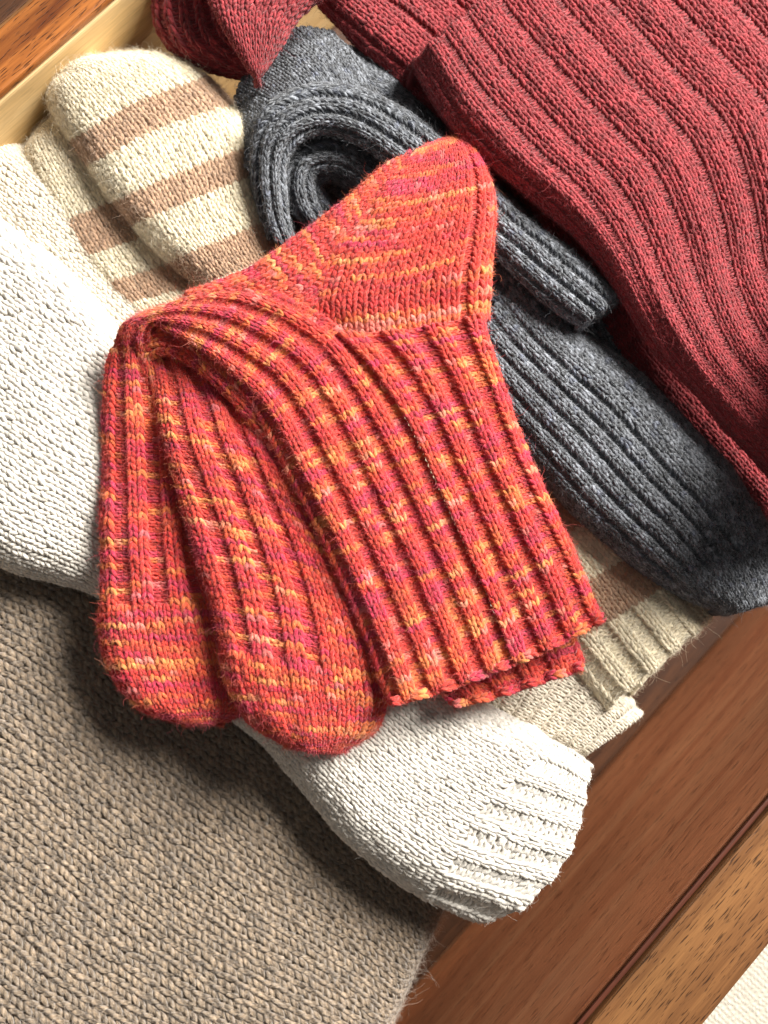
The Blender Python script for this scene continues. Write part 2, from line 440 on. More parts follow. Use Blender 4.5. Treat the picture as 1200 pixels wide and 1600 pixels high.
OAK = wood('oak', lin(112, 74, 42), lin(82, 50, 26), lin(136, 94, 55), pore=.85, rough=.42, coat=.25)
OAKD = wood('oak_dark', lin(140, 82, 36), lin(92, 46, 18), lin(168, 104, 50), pore=.85, rough=.42, coat=.25)
MAHO = wood('red_brown_wood', lin(196, 130, 92), lin(174, 108, 74), lin(208, 148, 108), pore=.45, rough=.38, scale=.8, coat=.3)
PALE = wood('pale_plywood', lin(206, 172, 118), lin(190, 152, 98), lin(216, 186, 136), pore=.12, rough=.6, scale=.7)
DARKW = wood('dark_wood', lin(70, 42, 24), lin(40, 24, 14), lin(90, 56, 34), pore=.5, rough=.5)
EDGE = wood('stained_edge', lin(70, 34, 22), lin(48, 22, 14), lin(88, 44, 28), pore=.3, rough=.5)

def board(name, a0, a1, n0, n1, z0, z1, mat, parent, bevel=0.0012):
    """board in drawer axes: a along the drawer, n across it; origin at the parent"""
    me = bpy.data.meshes.new(name)
    vs = [(a, -n, z) for z in (z0, z1) for n in (n0, n1) for a in (a0, a1)]
    fs = [(0, 1, 3, 2), (4, 6, 7, 5), (0, 4, 5, 1), (2, 3, 7, 6), (0, 2, 6, 4), (1, 5, 7, 3)]
    me.from_pydata(vs, [], fs)
    import bmesh
    bm = bmesh.new(); bm.from_mesh(me); bmesh.ops.recalc_face_normals(bm, faces=bm.faces)
    if bevel: bmesh.ops.bevel(bm, geom=list(bm.edges), offset=bevel, segments=2, affect='EDGES', profile=.6)
    bm.to_mesh(me); bm.free(); me.materials.append(mat)
    o = bpy.data.objects.new(name, me); COL.objects.link(o); o.parent = parent
    return o

drawer = thing('drawer', 'open wooden drawer with oak rims holding the folded knitwear', 'drawer', (0, 0, FLOOR))
drawer.rotation_euler.z = _a
B0, B1 = -0.42, 0.62
zf = 0.0; zr = RIM-FLOOR
board('bottom_panel', B0, B1, n_tl_in+.0005, n_br_in-.0005, -.008, 0, DARKW, drawer)
board('front_panel', B0, B1, n_br_in+.0008, n_br_in+.018, -.006, zr-.0100, MAHO, drawer)
board('front_rail', B0, B1, n_br_in+.0015, n_br_out, zr-.0095, zr, OAK, drawer, .0015)
board('inner_bead', B0, B1, n_br_in-.0008, n_br_in+.0012, zr-.0046, zr-.0034, EDGE, drawer, .0006)
board('back_panel', B0, B1, n_tl_in-.010, n_tl_in-.0006, -.006, zr-.0045, PALE, drawer)
board('back_rail', B0, B1, n_tl_out, n_tl_in-.001, zr-.0040, zr, OAKD, drawer, .0012)
board('outer_panel', B0, B1, n_tl_out+.001, n_tl_in-.0106, -.006, zr-.0045, OAKD, drawer, .0012)
board('side_panel', B1, B1+.015, n_tl_out, n_br_out, -.006, zr-.002, PALE, drawer)
board('side_panel', B0-.015, B0, n_tl_out, n_br_out, -.006, zr-.002, PALE, drawer)

cab = thing('cabinet', 'dark brown cabinet edge beyond the far oak rim of the drawer', 'cabinet', (0, 0, FLOOR)); cab.rotation_euler.z = _a
board('cabinet_rail', B0, B1, n_tl_out-.06, n_tl_out-.0045, -.05, zr-.006, DARKW, cab)
board('bead', B0, B1, n_tl_out-.0042, n_tl_out-.0012, -.05, zr-.004, OAK, cab, .0008)

# woven cream carpet below the drawer
m, nt, b = nodes_of('cream_carpet'); L = nt.links.new
tc = N(nt, 'ShaderNodeTexCoord')
w1 = N(nt, 'ShaderNodeTexWave', i_Scale=95.0, i_Distortion=5.0); w1.inputs['Detail Scale'].default_value = 3
w2 = N(nt, 'ShaderNodeTexWave', i_Scale=95.0, i_Distortion=5.0, bands_direction='Y'); w2.inputs['Detail Scale'].default_value = 3
L(tc.outputs['Object'], w1.inputs['Vector']); L(tc.outputs['Object'], w2.inputs['Vector'])
hh = mth(nt, 'MULTIPLY', w1.outputs['Fac'], w2.outputs['Fac'])
rr = N(nt, 'ShaderNodeValToRGB'); L(hh, rr.inputs[0])
rr.color_ramp.elements[0].color = (*lin(180, 172, 157), 1); rr.color_ramp.elements[1].color = (*lin(202, 195, 182), 1)
L(rr.outputs[0], b.inputs['Base Color']); b.inputs['Roughness'].default_value = .95
bp = N(nt, 'ShaderNodeBump', i_Strength=.6, i_Distance=.0015); L(hh, bp.inputs['Height']); L(bp.outputs[0], b.inputs['Normal'])
me = bpy.data.meshes.new('carpet'); g = 24; xs = np.linspace(-1.2, 1.2, g+1)
me.from_pydata([(x, y, .0015*math.sin(x*19)*math.cos(y*23)) for y in xs for x in xs], [], [(r*(g+1)+c, r*(g+1)+c+1, (r+1)*(g+1)+c+1, (r+1)*(g+1)+c) for r in range(g) for c in range(g)])
me.materials.append(m); o = bpy.data.objects.new('carpet', me); COL.objects.link(o)
o.location = (0, 0, FLOOR-.055); o.rotation_euler.z = _a; o['kind'] = 'structure'

# ================================================================== BROWN SWEATER
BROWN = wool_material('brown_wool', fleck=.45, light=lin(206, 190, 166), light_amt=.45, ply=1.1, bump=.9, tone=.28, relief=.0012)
def c_brown(i, j, nw, nc):
    h = RNG.random(len(i))[:, None]
    return lin(138, 119, 98)*(0.80+.40*h)
sw = thing('brown_sweater', 'folded grey-brown wool sweater filling the lower left of the drawer', 'sweater', P(250, 1400, FLOOR))
st = []
s = Surface([([(-420, 1500, 10), (-180, 1080), (-60, 760, -12)], -44), ([(-250, 1640, 10), (0, 1230), (120, 840, -14)], -44), ([(-60, 1760, 10), (180, 1370), (300, 1000, -16)], -46),
             ([(140, 1850, 10), (340, 1470), (470, 1140, -14)], -48), ([(330, 1880, 8), (480, 1570), (620, 1270, -10)], -50), ([(420, 1880, 4), (575, 1620), (690, 1355, -6)], -54)],
            t=8, edge=22, end_drop=(15, 36, 150), noise=(5.0, 5.5), seed=5, dome=4)
knit(s, sw, 'body_panel', BROWN, 5.7, 3.9, c_brown, rfac=.232, splay=1.08, fuzz=10, fuzz_store=st, jitter=.04)
s2 = Surface([([(-300, 1640), (0, 1240), (130, 850)], -74), ([(330, 1880), (480, 1570), (640, 1290)], -78), ([(440, 1880), (570, 1620), (690, 1360)], -80)],
            t=12, edge=22, end_drop=(8, 30, 150), noise=(2, 9), seed=6, dome=0)
knit(s2, sw, 'lower_fold', BROWN, 5.7, 3.9, c_brown, rfac=.25)
make_fuzz(sw, st, (1.5, 5.0), .036, whiten=.25, fly=.08)

# ================================================================== WHITE SOCKS
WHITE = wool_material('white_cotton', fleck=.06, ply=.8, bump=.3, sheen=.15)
def c_white(i, j, nw, nc):
    return lin(207, 201, 191)*(0.95+.06*RNG.random(len(i)))[:, None]
def c_white2(i, j, nw, nc):
    return lin(208, 198, 180)*(0.95+.06*RNG.random(len(i)))[:, None]
w2 = thing('white_sock', 'off-white sock lying lowest, its openwork cuff below the cream ribbed cuffs', 'sock', P(600, 900, FLOOR), 'pair of white socks'); st = []
s = Surface([([(-140, 420), (-80, 160)], -42), ([(0, 520), (30, 225)], -40), ([(130, 640), (150, 330)], -40), ([(300, 780), (330, 500)], -44), ([(560, 1020), (640, 760)], -48),
             ([(740, 1130), (830, 960)], -48), ([(840, 1170), (945, 1050)], -47), ([(896, 1190), (1000, 1112)], -49)],
            t=14, edge=14, end_drop=(3, 14, 140), noise=(1.2, 14), seed=8)
knit(s, w2, 'leg', WHITE, 3.5, 2.8, c_white2, parts=[('foot', 0, .5), ('leg', .5, .84), ('cuff', .84, 1)], fuzz=5, fuzz_store=st,
     pattern=lambda I, J, nw, nc: (J > nc*.8) & (J % 3 == 0), depth=1.0)
make_fuzz(w2, st, (1.0, 2.4), .03)
wh = thing('white_sock', 'bright white sock running under the orange socks, ribbed cuff at lower right', 'sock', P(560, 1180, FLOOR), 'pair of white socks'); st = []
s = Surface([([(-190, 720), (-90, 290)], -32), ([(-90, 810), (10, 348)], -31), ([(0, 880), (60, 640), (110, 425)], -30), ([(80, 905), (150, 700), (192, 512)], -32),
             ([(160, 935), (310, 620)], -36), ([(270, 1025), (440, 750)], -38), ([(395, 1148), (560, 900)], -36), ([(455, 1212), (560, 1100), (650, 1020)], -32),
             ([(525, 1297), (650, 1190), (745, 1090)], -30), ([(605, 1364), (700, 1250), (825, 1138)], -30), ([(668, 1398), (708, 1330), (745, 1262), (858, 1162)], -31),
             ([(706, 1418), (790, 1345), (835, 1262), (892, 1178)], -33, None, .82), ([(740, 1436), (800, 1415), (868, 1350), (905, 1265), (918, 1196)], -36, None, .66)],
            t=15, edge=17, end_drop=(2.5, 16, 150), noise=(1.6, 12), seed=9, dome=3)
rv = s.row_v[10]
knit(s, wh, 'leg', WHITE, 3.9, 2.9, c_white, parts=[('foot', 0, .45), ('leg', .45, rv), ('cuff', rv, 1)], fuzz=6, fuzz_store=st, depth=1.0, purl_w=.95,
     pattern=lambda I, J, nw, nc: (J > nc*rv) & (I % 4 >= 2), jitter=.05, rfac=.26)
make_fuzz(wh, st, (1.0, 2.4), .03)

# ================================================================== STRIPED SOCKS
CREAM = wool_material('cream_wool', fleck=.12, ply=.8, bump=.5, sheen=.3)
CR, TAN = lin(226, 214, 187), lin(182, 149, 121)
def stripes(bands, soft=.0):
    def f(i, j, nw, nc):
        v = j/nc; m = np.zeros(len(i), bool)
        for a, b in bands: m |= (v >= a) & (v < b)
        return np.where(m[:, None], TAN, CR)*(0.93+.12*RNG.random(len(i)))[:, None]
    return f
zS = -30
sb = thing('striped_sock', 'cream and tan striped sock tucked behind its mate, beside the white sock', 'sock', P(180, 330, FLOOR), 'pair of striped socks'); st = []
rows = [([(52, 212), (78, 190), (104, 178)], -36), ([(38, 240), (150, 178)], -35), ([(52, 290), (200, 225)], -35), ([(80, 345), (245, 280)], -35), ([(112, 398), (285, 340)], -35),
        ([(152, 447), (325, 400)], -36), ([(200, 500), (370, 455)], -38), ([(330, 620), (480, 540)], -42), ([(560, 800), (700, 650)], -46), ([(800, 960), (920, 800)], -46), ([(880, 1010), (1050, 880)], -44), ([(985, 1080), (1108, 962)], -44)]
s = Surface(rows, t=9, edge=11, start_drop=(2.5, 9, 130), end_drop=(2, 9, 140), noise=(1.0, 14), seed=12, dome=2)
v = s.row_v[-12:] if len(s.row_v) >= 12 else s.row_v
def bands_from(rv, a, b): return (rv[a], rv[b])
RV = s.row_v; o5 = 5   # rows added by the start drop
def rvf(k): return float(np.interp(k, np.arange(len(RV)-o5), RV[o5:]))
bb = [(rvf(3.0), rvf(4.05)), (rvf(4.85), rvf(5.6)), (rvf(6.0), rvf(6.6)), (rvf(8.4), rvf(8.8)), (rvf(9.2), rvf(9.6))]
knit(s, sb, 'foot', CREAM, 3.35, 2.55, stripes(bb), parts=[('toe', 0, rvf(1.6)), ('foot', rvf(1.6), rvf(7)), ('leg', rvf(7), rvf(10)), ('cuff', rvf(10), 1)], fuzz=10, fuzz_store=st,
     pattern=lambda I, J, nw, nc: (J > nc*rvf(10)) & (I % 4 >= 2), flip=True)
make_fuzz(sb, st, (1.4, 3.8), .036, whiten=.15, fly=.03)
sa = thing('striped_sock', 'fuzzy cream and tan striped sock lying on top, rounded toe beside the pale drawer wall', 'sock', P(260, 260, FLOOR), 'pair of striped socks'); st = []
rows = [([(92, 122), (118, 100), (150, 91)], -24), ([(77, 150), (120, 118), (232, 85)], -22), ([(90, 190), (180, 140), (288, 99)], -22), ([(118, 235), (225, 175), (338, 134)], -22), ([(150, 280), (260, 225), (378, 190)], -22),
        ([(188, 325), (395, 240)], -23), ([(230, 372), (407, 300)], -24), ([(272, 415), (432, 350)], -26), ([(312, 455), (460, 400)], -28), ([(400, 560), (560, 470)], -34), ([(620, 780), (760, 620)], -40),
        ([(752, 905), (940, 765)], -36), ([(822, 962), (1010, 848)], -36), ([(868, 1015), (1048, 905)], -36), ([(945, 1107), (1100, 972)], -38)]
s = Surface(rows, t=11, edge=13, start_drop=(3, 11, 130), end_drop=(1.5, 9, 140), noise=(1.2, 13), seed=13, dome=3)
RVa = s.row_v
def rva(k): return float(np.interp(k, np.arange(len(RVa)-5), RVa[5:]))
bb = [(rva(2.6), rva(3.4)), (rva(4.65), rva(5.5)), (rva(6.65), rva(7.65)), (rva(8.6), rva(9.0)), (rva(9.4), rva(9.7)), (rva(10.2), rva(11.2)), (rva(12.0), rva(13.0))]
knit(s, sa, 'foot', CREAM, 3.35, 2.55, stripes(bb), parts=[('toe', 0, rva(2.0)), ('foot', rva(2.0), rva(9)), ('leg', rva(9), rva(13)), ('cuff', rva(13), 1)], fuzz=12, fuzz_store=st,
     pattern=lambda I, J, nw, nc: (J > nc*rva(13)) & (I % 4 >= 2), depth=1.5, flip=True)
make_fuzz(sa, st, (1.4, 4.0), .036, whiten=.15, fly=.03)

# ================================================================== GREY SOCKS
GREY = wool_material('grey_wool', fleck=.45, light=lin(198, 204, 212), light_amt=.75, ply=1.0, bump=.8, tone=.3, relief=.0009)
def c_grey(i, j, nw, nc):
    h = RNG.random(len(i))[:, None]; b = (RNG.random(len(i)) < .12)[:, None]
    return np.where(b, lin(78, 82, 94), lin(97, 100, 106))*(0.35+1.1*h)
gl = thing('grey_sock', 'charcoal grey sock lying flat with ribbed instep and toe in the drawer corner', 'sock', P(960, 760, FLOOR), 'pair of grey socks'); st = []
s = Surface([([(690, 560), (820, 430)], -24), ([(765, 640), (895, 510)], -22), ([(800, 690), (965, 560)], -20), ([(852, 752), (1035, 618)], -20), ([(908, 812), (1098, 690)], -20), ([(968, 862), (1158, 762)], -21),
             ([(1024, 906), (1205, 832)], -23), ([(1080, 938), (1222, 885)], -26), ([(1128, 955), (1215, 928)], -29)],
            t=14, edge=15, end_drop=(3, 12, 140), noise=(1.2, 14), seed=15, dome=2)
knit(s, gl, 'foot', GREY, 3.0, 2.6, c_grey, legvar=.32, parts=[('foot', 0, .78), ('toe', .78, 1)], fuzz=5, fuzz_store=st, depth=1.9,
     pattern=lambda I, J, nw, nc: (J < nc*.74) & (I > nw*.16) & (I < nw*.68) & (I % 3 == 2))
s = Surface([([(740, 660), (950, 465)], -36), ([(800, 722), (1010, 540)], -35), ([(850, 790), (1000, 680)], -33), ([(915, 850), (1060, 750)], -33), ([(985, 895), (1120, 800)], -34), ([(1040, 925), (1150, 870)], -36)],
            t=8, edge=10, end_drop=(3, 10, 140), noise=(1.0, 14), seed=16)
knit(s, gl, 'lower_layer', GREY, 3.0, 2.6, c_grey, legvar=.32, fuzz=6, fuzz_store=st)
make_fuzz(gl, st, (1.2, 3.4), .036, whiten=.12, fly=.03)
gr = thing('grey_sock', 'charcoal grey sock rolled into a spiral with its ribbed cuff end pointing right', 'sock', P(560, 260, FLOOR), 'pair of grey socks'); st = []
# back of the roll
s = Surface([([(350, 250), (375, 130), (450, 52), (520, 52)], -26), ([(380, 260), (405, 160), (470, 90), (560, 95)], -14), ([(405, 280), (425, 195), (490, 135), (600, 160)], -6), ([(430, 290), (450, 225), (510, 175), (620, 210)], -8)],
            t=2, edge=6, drop=(False, False), noise=(.8, 16), seed=17)
knit(s, gr, 'leg', GREY, 2.9, 2.6, c_grey, legvar=.32, fuzz=5, fuzz_store=st)
s = Surface([([(440, 40), (520, 45), (600, 105)], -30), ([(500, 60), (570, 100), (650, 190)], -16), ([(560, 120), (640, 190), (720, 270)], -10), ([(640, 200), (760, 300), (800, 340)], -10)][::1],
            t=2, edge=6, drop=(False, False), noise=(.8, 16), seed=18)
s = Surface([([(400, 240), (520, 200), (640, 260)], -40), ([(400, 330), (520, 300), (660, 340)], -42), ([(430, 430), (560, 420), (690, 420)], -42)], t=2, edge=6, drop=(False, False), noise=(1.5, 16), seed=23)
knit(s, gr, 'inner_fold', GREY, 2.9, 2.6, c_grey, legvar=.32, fuzz=6, fuzz_store=st)
# outer rib band round the roll and on to the cuff end; rows go from outer edge to inner edge
def band(path, seed, t, edge, nz, depth, rows_nw, part, **kw):
    s = Surface(path, t=t, edge=edge, noise=nz, seed=seed, **kw)
    return s
s = Surface([([(470, 395), (420, 372)], -16), ([(452, 350), (402, 320)], -12), ([(446, 300), (394, 262)], -8), ([(448, 255), (398, 205)], -4), ([(468, 222), (425, 160)], -1), ([(510, 208), (492, 134)], 0),
             ([(560, 225), (575, 145)], 0), ([(620, 268), (660, 195)], -1), ([(690, 330), (740, 262)], -2), ([(760, 390), (830, 345)], -3), ([(830, 452), (898, 402)], -4), ([(902, 505), (962, 462)], -6)],
            t=8, edge=9, end_drop=(2, 12, 140), noise=(.7, 16), seed=19)
knit(s, gr, 'cuff', GREY, 2.6, 2.6, c_grey, legvar=.32, fuzz=5, fuzz_store=st, depth=2.0, pattern=lambda I, J, nw, nc: I % 3 == 2, purl_w=.8)
s = Surface([([(520, 360), (480, 350)], -22), ([(500, 325), (455, 330)], -18), ([(490, 290), (444, 285)], -14), ([(500, 268), (458, 240)], -12), ([(530, 266), (510, 222)], -11), ([(570, 290), (570, 240)], -12), ([(620, 330), (640, 290)], -14), ([(690, 390), (720, 350)], -16)],
            t=7, edge=8, noise=(.7, 16), seed=20)
knit(s, gr, 'inner_turn', GREY, 2.6, 2.6, c_grey, legvar=.32, fuzz=5, fuzz_store=st, depth=2.0, pattern=lambda I, J, nw, nc: I % 3 == 2, purl_w=.8)
s = Surface([([(520, 322), (498, 338)], -24), ([(506, 302), (478, 316)], -22), ([(506, 287), (480, 284)], -20), ([(521, 282), (508, 262)], -19), ([(546, 294), (547, 268)], -19), ([(582, 325), (594, 300)], -21), ([(625, 370), (640, 345)], -24)],
            t=5, edge=5, noise=(.6, 16), seed=24)
knit(s, gr, 'core_turn', GREY, 2.6, 2.6, c_grey, legvar=.32, fuzz=6, fuzz_store=st, depth=1.5, pattern=lambda I, J, nw, nc: I % 3 == 2, purl_w=.8)
s = Surface([([(400, 110, -10), (520, 300), (640, 420, -10)], -30), ([(480, 60, -10), (600, 200), (760, 350, -6)], -18), ([(560, 80, -10), (650, 180), (800, 330, -6)], -18), ([(600, 90, -10), (720, 230), (860, 370, -8)], -26)],
            t=2, edge=6, drop=(False, False), noise=(.8, 16), seed=21)
knit(s, gr, 'lower_turn', GREY, 2.9, 2.6, c_grey, legvar=.32, fuzz=6, fuzz_store=st)
s = Surface([([(700, 480), (745, 350)], -16), ([(760, 540), (810, 420)], -16), ([(800, 572), (860, 490)], -17), ([(830, 560), (872, 505)], -18)], t=7, edge=9, end_drop=(2, 10, 130), noise=(.8, 16), seed=22)
knit(s, gr, 'under_cuff', GREY, 2.9, 2.6, c_grey, legvar=.32, fuzz=5, fuzz_store=st, depth=1.3, pattern=lambda I, J, nw, nc: I % 3 == 2)
make_fuzz(gr, st, (1.2, 3.6), .036, whiten=.12, fly=.04)

# ================================================================== RED SWEATER
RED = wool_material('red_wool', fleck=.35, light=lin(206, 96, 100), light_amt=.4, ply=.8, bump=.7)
def c_red(i, j, nw, nc):
    h = RNG.random(len(i))[:, None]
    return lin(146, 46, 51)*(0.78+.44*h)
rd = thing('red_sweater', 'folded dark red ribbed wool sweater at the upper right of the drawer', 'sweater', P(900, 250, FLOOR)); st = []
s = Surface([([(645, 104), (745, 10), (1180, -350)], -7), ([(692, 190), (850, 70), (1290, -260)], -4), ([(766, 268), (950, 150), (1390, -150)], -3), ([(846, 332), (1050, 235), (1480, -40)], -3), ([(925, 408), (1125, 330), (1540, 70, 20)], -4),
             ([(985, 500), (1180, 430), (1350, 330, 14), (1580, 180, 50)], -5), ([(1045, 580), (1230, 520, 4), (1400, 420, 40), (1620, 290, 70)], -6), ([(1125, 672), (1260, 620, 8), (1400, 540, 60), (1660, 410, 90)], -8), ([(1205, 755), (1300, 720, 16), (1420, 650, 75), (1700, 500, 100)], -10), ([(1275, 850), (1350, 810, 24), (1460, 740, 85), (1740, 600, 100)], -12)],  # unseen rise beyond the right frame edge, added to shade the right side
            t=17, edge=20, drop=(True, False), start_drop=(4, 20, 150), noise=(2.4, 7), seed=25, dome=3)
def red_pat(I, J, nw, nc):
    cuts = [4, 8, 12, 16, 21, 27, 32, 38, 44, 50, 56, 62, 68, 74, 80, 86, 92, 98, 104]
    return np.isin(I, cuts)
knit(s, rd, 'body_panel', RED, 3.1, 2.6, c_red, fuzz=5, fuzz_store=st, depth=2.3, pattern=red_pat, purl_w=1.0, rounded=1.9)
s = Surface([([(602, 128), (700, 40)], -30), ([(690, 200), (800, 110)], -30), ([(765, 276), (880, 180)], -30), ([(838, 340), (960, 250)], -30), ([(895, 420), (1020, 320)], -31), ([(937, 510), (1080, 400)], -32), ([(970, 570), (1120, 460)], -33), ([(1014, 628), (1180, 520)], -34), ([(1078, 698), (1240, 590)], -36), ([(1152, 770), (1290, 660)], -38), ([(1220, 832), (1340, 720)], -42)],
            t=10, edge=14, drop=(True, False), start_drop=(3, 12, 130), end_drop=(3, 12, 130), noise=(1.2, 10), seed=26)
knit(s, rd, 'lower_fold', RED, 3.1, 2.6, c_red, fuzz=5, fuzz_store=st)
s = Surface([([(470, -60), (560, -120)], -26), ([(500, 0), (640, -90)], -25), ([(545, 50), (700, -60)], -25), ([(600, 100), (760, -20)], -26), ([(660, 150), (820, 30)], -30)],
            t=10, edge=14, drop=(True, False), noise=(1.4, 12), seed=27)
knit(s, rd, 'sleeve', RED, 3.3, 2.7, c_red, fuzz=5, fuzz_store=st, depth=1.4, pattern=lambda I, J, nw, nc: I % 6 == 5)
s = Surface([([(238, -90), (420, -90)], -20), ([(236, -20), (420, -30)], -20), ([(244, 40), (415, 10)], -22), ([(275, 85), (420, 40)], -24), ([(340, 116), (440, 70)], -28), ([(400, 126), (450, 100)], -32)],
            t=12, edge=16, end_drop=(2, 10, 120), noise=(1.2, 12), seed=28)
knit(s, rd, 'hem_roll', RED, 3.3, 2.9, c_red, fuzz=5, fuzz_store=st, depth=1.2, pattern=lambda I, J, nw, nc: I % 2 == 1)
s = Surface([([(270, -110), (600, -110)], 2), ([(318, -20), (515, -20)], 2), ([(338, 20), (470, 22)], 1), ([(362, 65), (442, 68)], -1), ([(385, 105), (418, 106)], -3), ([(398, 121), (406, 121)], -5)],
            t=3.5, edge=5, end_drop=(1, 4, 120), noise=(.8, 14), seed=29)
knit(s, rd, 'collar_flap', RED, 3.6, 2.9, c_red, fuzz=5, fuzz_store=st)
make_fuzz(rd, st, (1.2, 3.4), .036, whiten=.05, fly=.03)

# ================================================================== ORANGE SOCKS
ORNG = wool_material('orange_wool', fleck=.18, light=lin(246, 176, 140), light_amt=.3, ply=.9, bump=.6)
RAMP = np.array([lin(184, 36, 70), lin(190, 38, 56), lin(190, 40, 42), lin(196, 48, 38), lin(196, 50, 40), lin(208, 80, 46), lin(216, 110, 56), lin(222, 140, 76), lin(216, 122, 108)])
def c_orange(seed, run=1.0):
    def f(i, j, nw, nc):
        x = vnoise1(i/5.0/run+j*17.37, seed)*.62+vnoise2(i/14.0/run, j/2.2, seed+1)*(.30*run**1.5)+vnoise1(i/1.6+j*31.1, seed+3)*.22
        x = (x-.27-.10*(run-1))/(.70+.12*(run-1))+RNG.normal(0, .05, len(i))
        k = np.clip(x, 0, .999)*(len(RAMP)-1); a = np.floor(k).astype(int); g = (k-a)[:, None]
        c = RAMP[a]*(1-g)+RAMP[a+1]*g
        y = RNG.random(len(i))[:, None]
        c = np.where(y > .95, c*.65+.35*lin(226, 150, 140), c)
        return c*(0.9+.2*RNG.random(len(i)))[:, None]
    return f
KW = dict(rfac=.255, jitter=.045)
RIB4 = lambda I, J, nw, nc: I % 5 >= 3
ob = thing('orange_sock', 'orange and pink variegated sock folded beneath its mate, its toe resting on the white sock', 'sock', P(450, 900, FLOOR), 'pair of orange socks'); st = []
oa = thing('orange_sock', 'orange and pink variegated sock on top, heel pointing up and cuff at lower right', 'sock', P(600, 700, FLOOR), 'pair of orange socks'); sta = []

# --- top sock: foot folded under, lowest layer at the left
s = Surface([([(268, 545, -6), (172, 545)], -2, 4), ([(300, 600), (163, 590)], -9, 6), ([(325, 680), (160, 670)], -13), ([(335, 760), (159, 750)], -14), ([(345, 850), (157, 850)], -14), ([(365, 940), (155, 945)], -15), ([(385, 1010), (160, 1005)], -16),
             ([(398, 1065), (182, 1062)], -17), ([(385, 1108), (222, 1108)], -18), ([(345, 1130), (285, 1130)], -20)], t=9, edge=10, end_drop=(1.5, 8, 140), noise=(.8, 15), seed=31, dome=1)
rt = s.row_v[5]
knit(s, oa, 'foot', ORNG, 3.3, 2.5, c_orange(40, .7), parts=[('foot', 0, rt), ('toe', rt, 1)], fuzz=13, fuzz_store=sta, depth=1.9, pattern=lambda I, J, nw, nc: (J < nc*rt) & (I % 4 >= 2), rounded=.4, **KW)
# --- lower sock: foot in the middle
s = Surface([([(238, 562), (300, 565), (360, 600)], -6, 4), ([(236, 600), (330, 600), (420, 640)], -6, 6), ([(248, 680), (360, 690), (480, 740)], -5), ([(270, 770), (400, 790), (540, 850)], -5), ([(294, 850), (430, 870), (572, 930)], -5), ([(318, 930), (460, 950), (592, 1000)], -5),
             ([(342, 1010), (470, 1035), (602, 1062)], -5), ([(360, 1075), (480, 1095), (603, 1105)], -7), ([(396, 1130), (490, 1145), (582, 1142)], -9), ([(445, 1163), (490, 1172), (540, 1168)], -12)],
            t=10, edge=11, end_drop=(1.5, 9, 140), noise=(1.0, 14), seed=32, dome=2)
rt = s.row_v[6]
knit(s, ob, 'foot', ORNG, 3.3, 2.5, c_orange(50, .7), parts=[('foot', 0, rt), ('toe', rt, 1)], fuzz=13, fuzz_store=st, depth=1.6,
     pattern=lambda I, J, nw, nc: (J < nc*rt) & (I < nw*.62) & (I % 4 >= 2), rounded=.4, **KW)
s = Surface([([(236, 620), (212, 570)], -8), ([(236, 566), (218, 518)], -3), ([(262, 553), (258, 500)], 1), ([(298, 568), (312, 522)], 3), ([(330, 595), (345, 570)], 5), ([(375, 640), (395, 610)], 5), ([(420, 700), (445, 660)], 5), ([(470, 790), (500, 750)], 4)],
            t=3, edge=4, noise=(.3, 15), seed=33)
knit(s, ob, 'leg', ORNG, 3.3, 2.5, c_orange(55), fuzz=13, fuzz_store=st, **KW)
s = Surface([([(640, 1020), (860, 920)], -4), ([(680, 1070), (890, 985)], -4), ([(700, 1090), (904, 1022)], -5), ([(712, 1100), (908, 1042)], -6)], t=5, edge=6, end_drop=(1, 5, 140), noise=(.6, 15), seed=34)
knit(s, ob, 'cuff', ORNG, 3.3, 2.5, c_orange(57), fuzz=13, fuzz_store=st, depth=1.4, pattern=rib(2, 2), **KW)
def cast_on(pts, z, width, waves, amp, seed):
    c = catmull(np.array(pts, float), 46, 2); d = np.gradient(c, axis=0); d /= np.linalg.norm(d, axis=1, keepdims=True); nrm = np.c_[-d[:, 1], d[:, 0]]
    k = np.arange(46)/45; off = amp*np.sin(k*waves*2*math.pi)+amp*.8*(vnoise1(k*9, seed)-.5)
    zz = 1.2*np.cos(k*waves*2*math.pi)
    return Surface([([tuple(c[q]+nrm[q]*(off[q]-width/2)), tuple(c[q]+nrm[q]*(off[q]+width/2))], z+zz[q]) for q in range(46)], t=2, edge=3, drop=(False, False), noise=None)
s = cast_on([(708, 1100), (773, 1084), (843, 1062), (908, 1040)], -3, 14, 5, 1.0, 4)
knit(s, ob, 'cuff_edge', ORNG, 3.3, 2.6, c_orange(58), nw=1, lift=.6, fuzz=8, fuzz_store=st, **KW)
make_fuzz(ob, st, (1.1, 3.2), .034, fly=.02)

# --- top sock: gusset, heel, instep, leg
s = Surface([([(642, 234), (650, 262)], 4), ([(592, 268), (612, 320)], 6), ([(530, 322), (560, 388)], 7), ([(465, 372), (520, 452)], 7), ([(405, 414), (470, 490)], 7), ([(345, 440), (420, 500)], 7), ([(290, 462), (370, 520)], 6)],
            t=4, edge=8, drop=(True, False), noise=(.5, 16), seed=36)
knit(s, oa, 'gusset', ORNG, 3.2, 2.5, c_orange(60, .9), fuzz=13, fuzz_store=sta, **KW)
s = Surface([([(500, 530, -2), (630, 525), (760, 500)], 4), ([(492, 480, -3), (540, 474), (630, 462), (762, 432)], 8), ([(508, 420, -3), (560, 416), (640, 408), (769, 372)], 8), ([(541, 368, -3), (585, 365), (650, 358), (770, 326)], 8), ([(580, 318, -3), (615, 315), (670, 308), (763, 285)], 7.5), ([(616, 272, -2), (680, 264), (748, 252)], 6.5), ([(643, 242), (680, 234), (728, 226)], 4), ([(662, 228), (684, 222), (708, 217)], 0)],
            t=5.5, edge=9, drop=(False, True), wrap=20, end_drop=(1, 6, 130), noise=(.6, 15), seed=37)
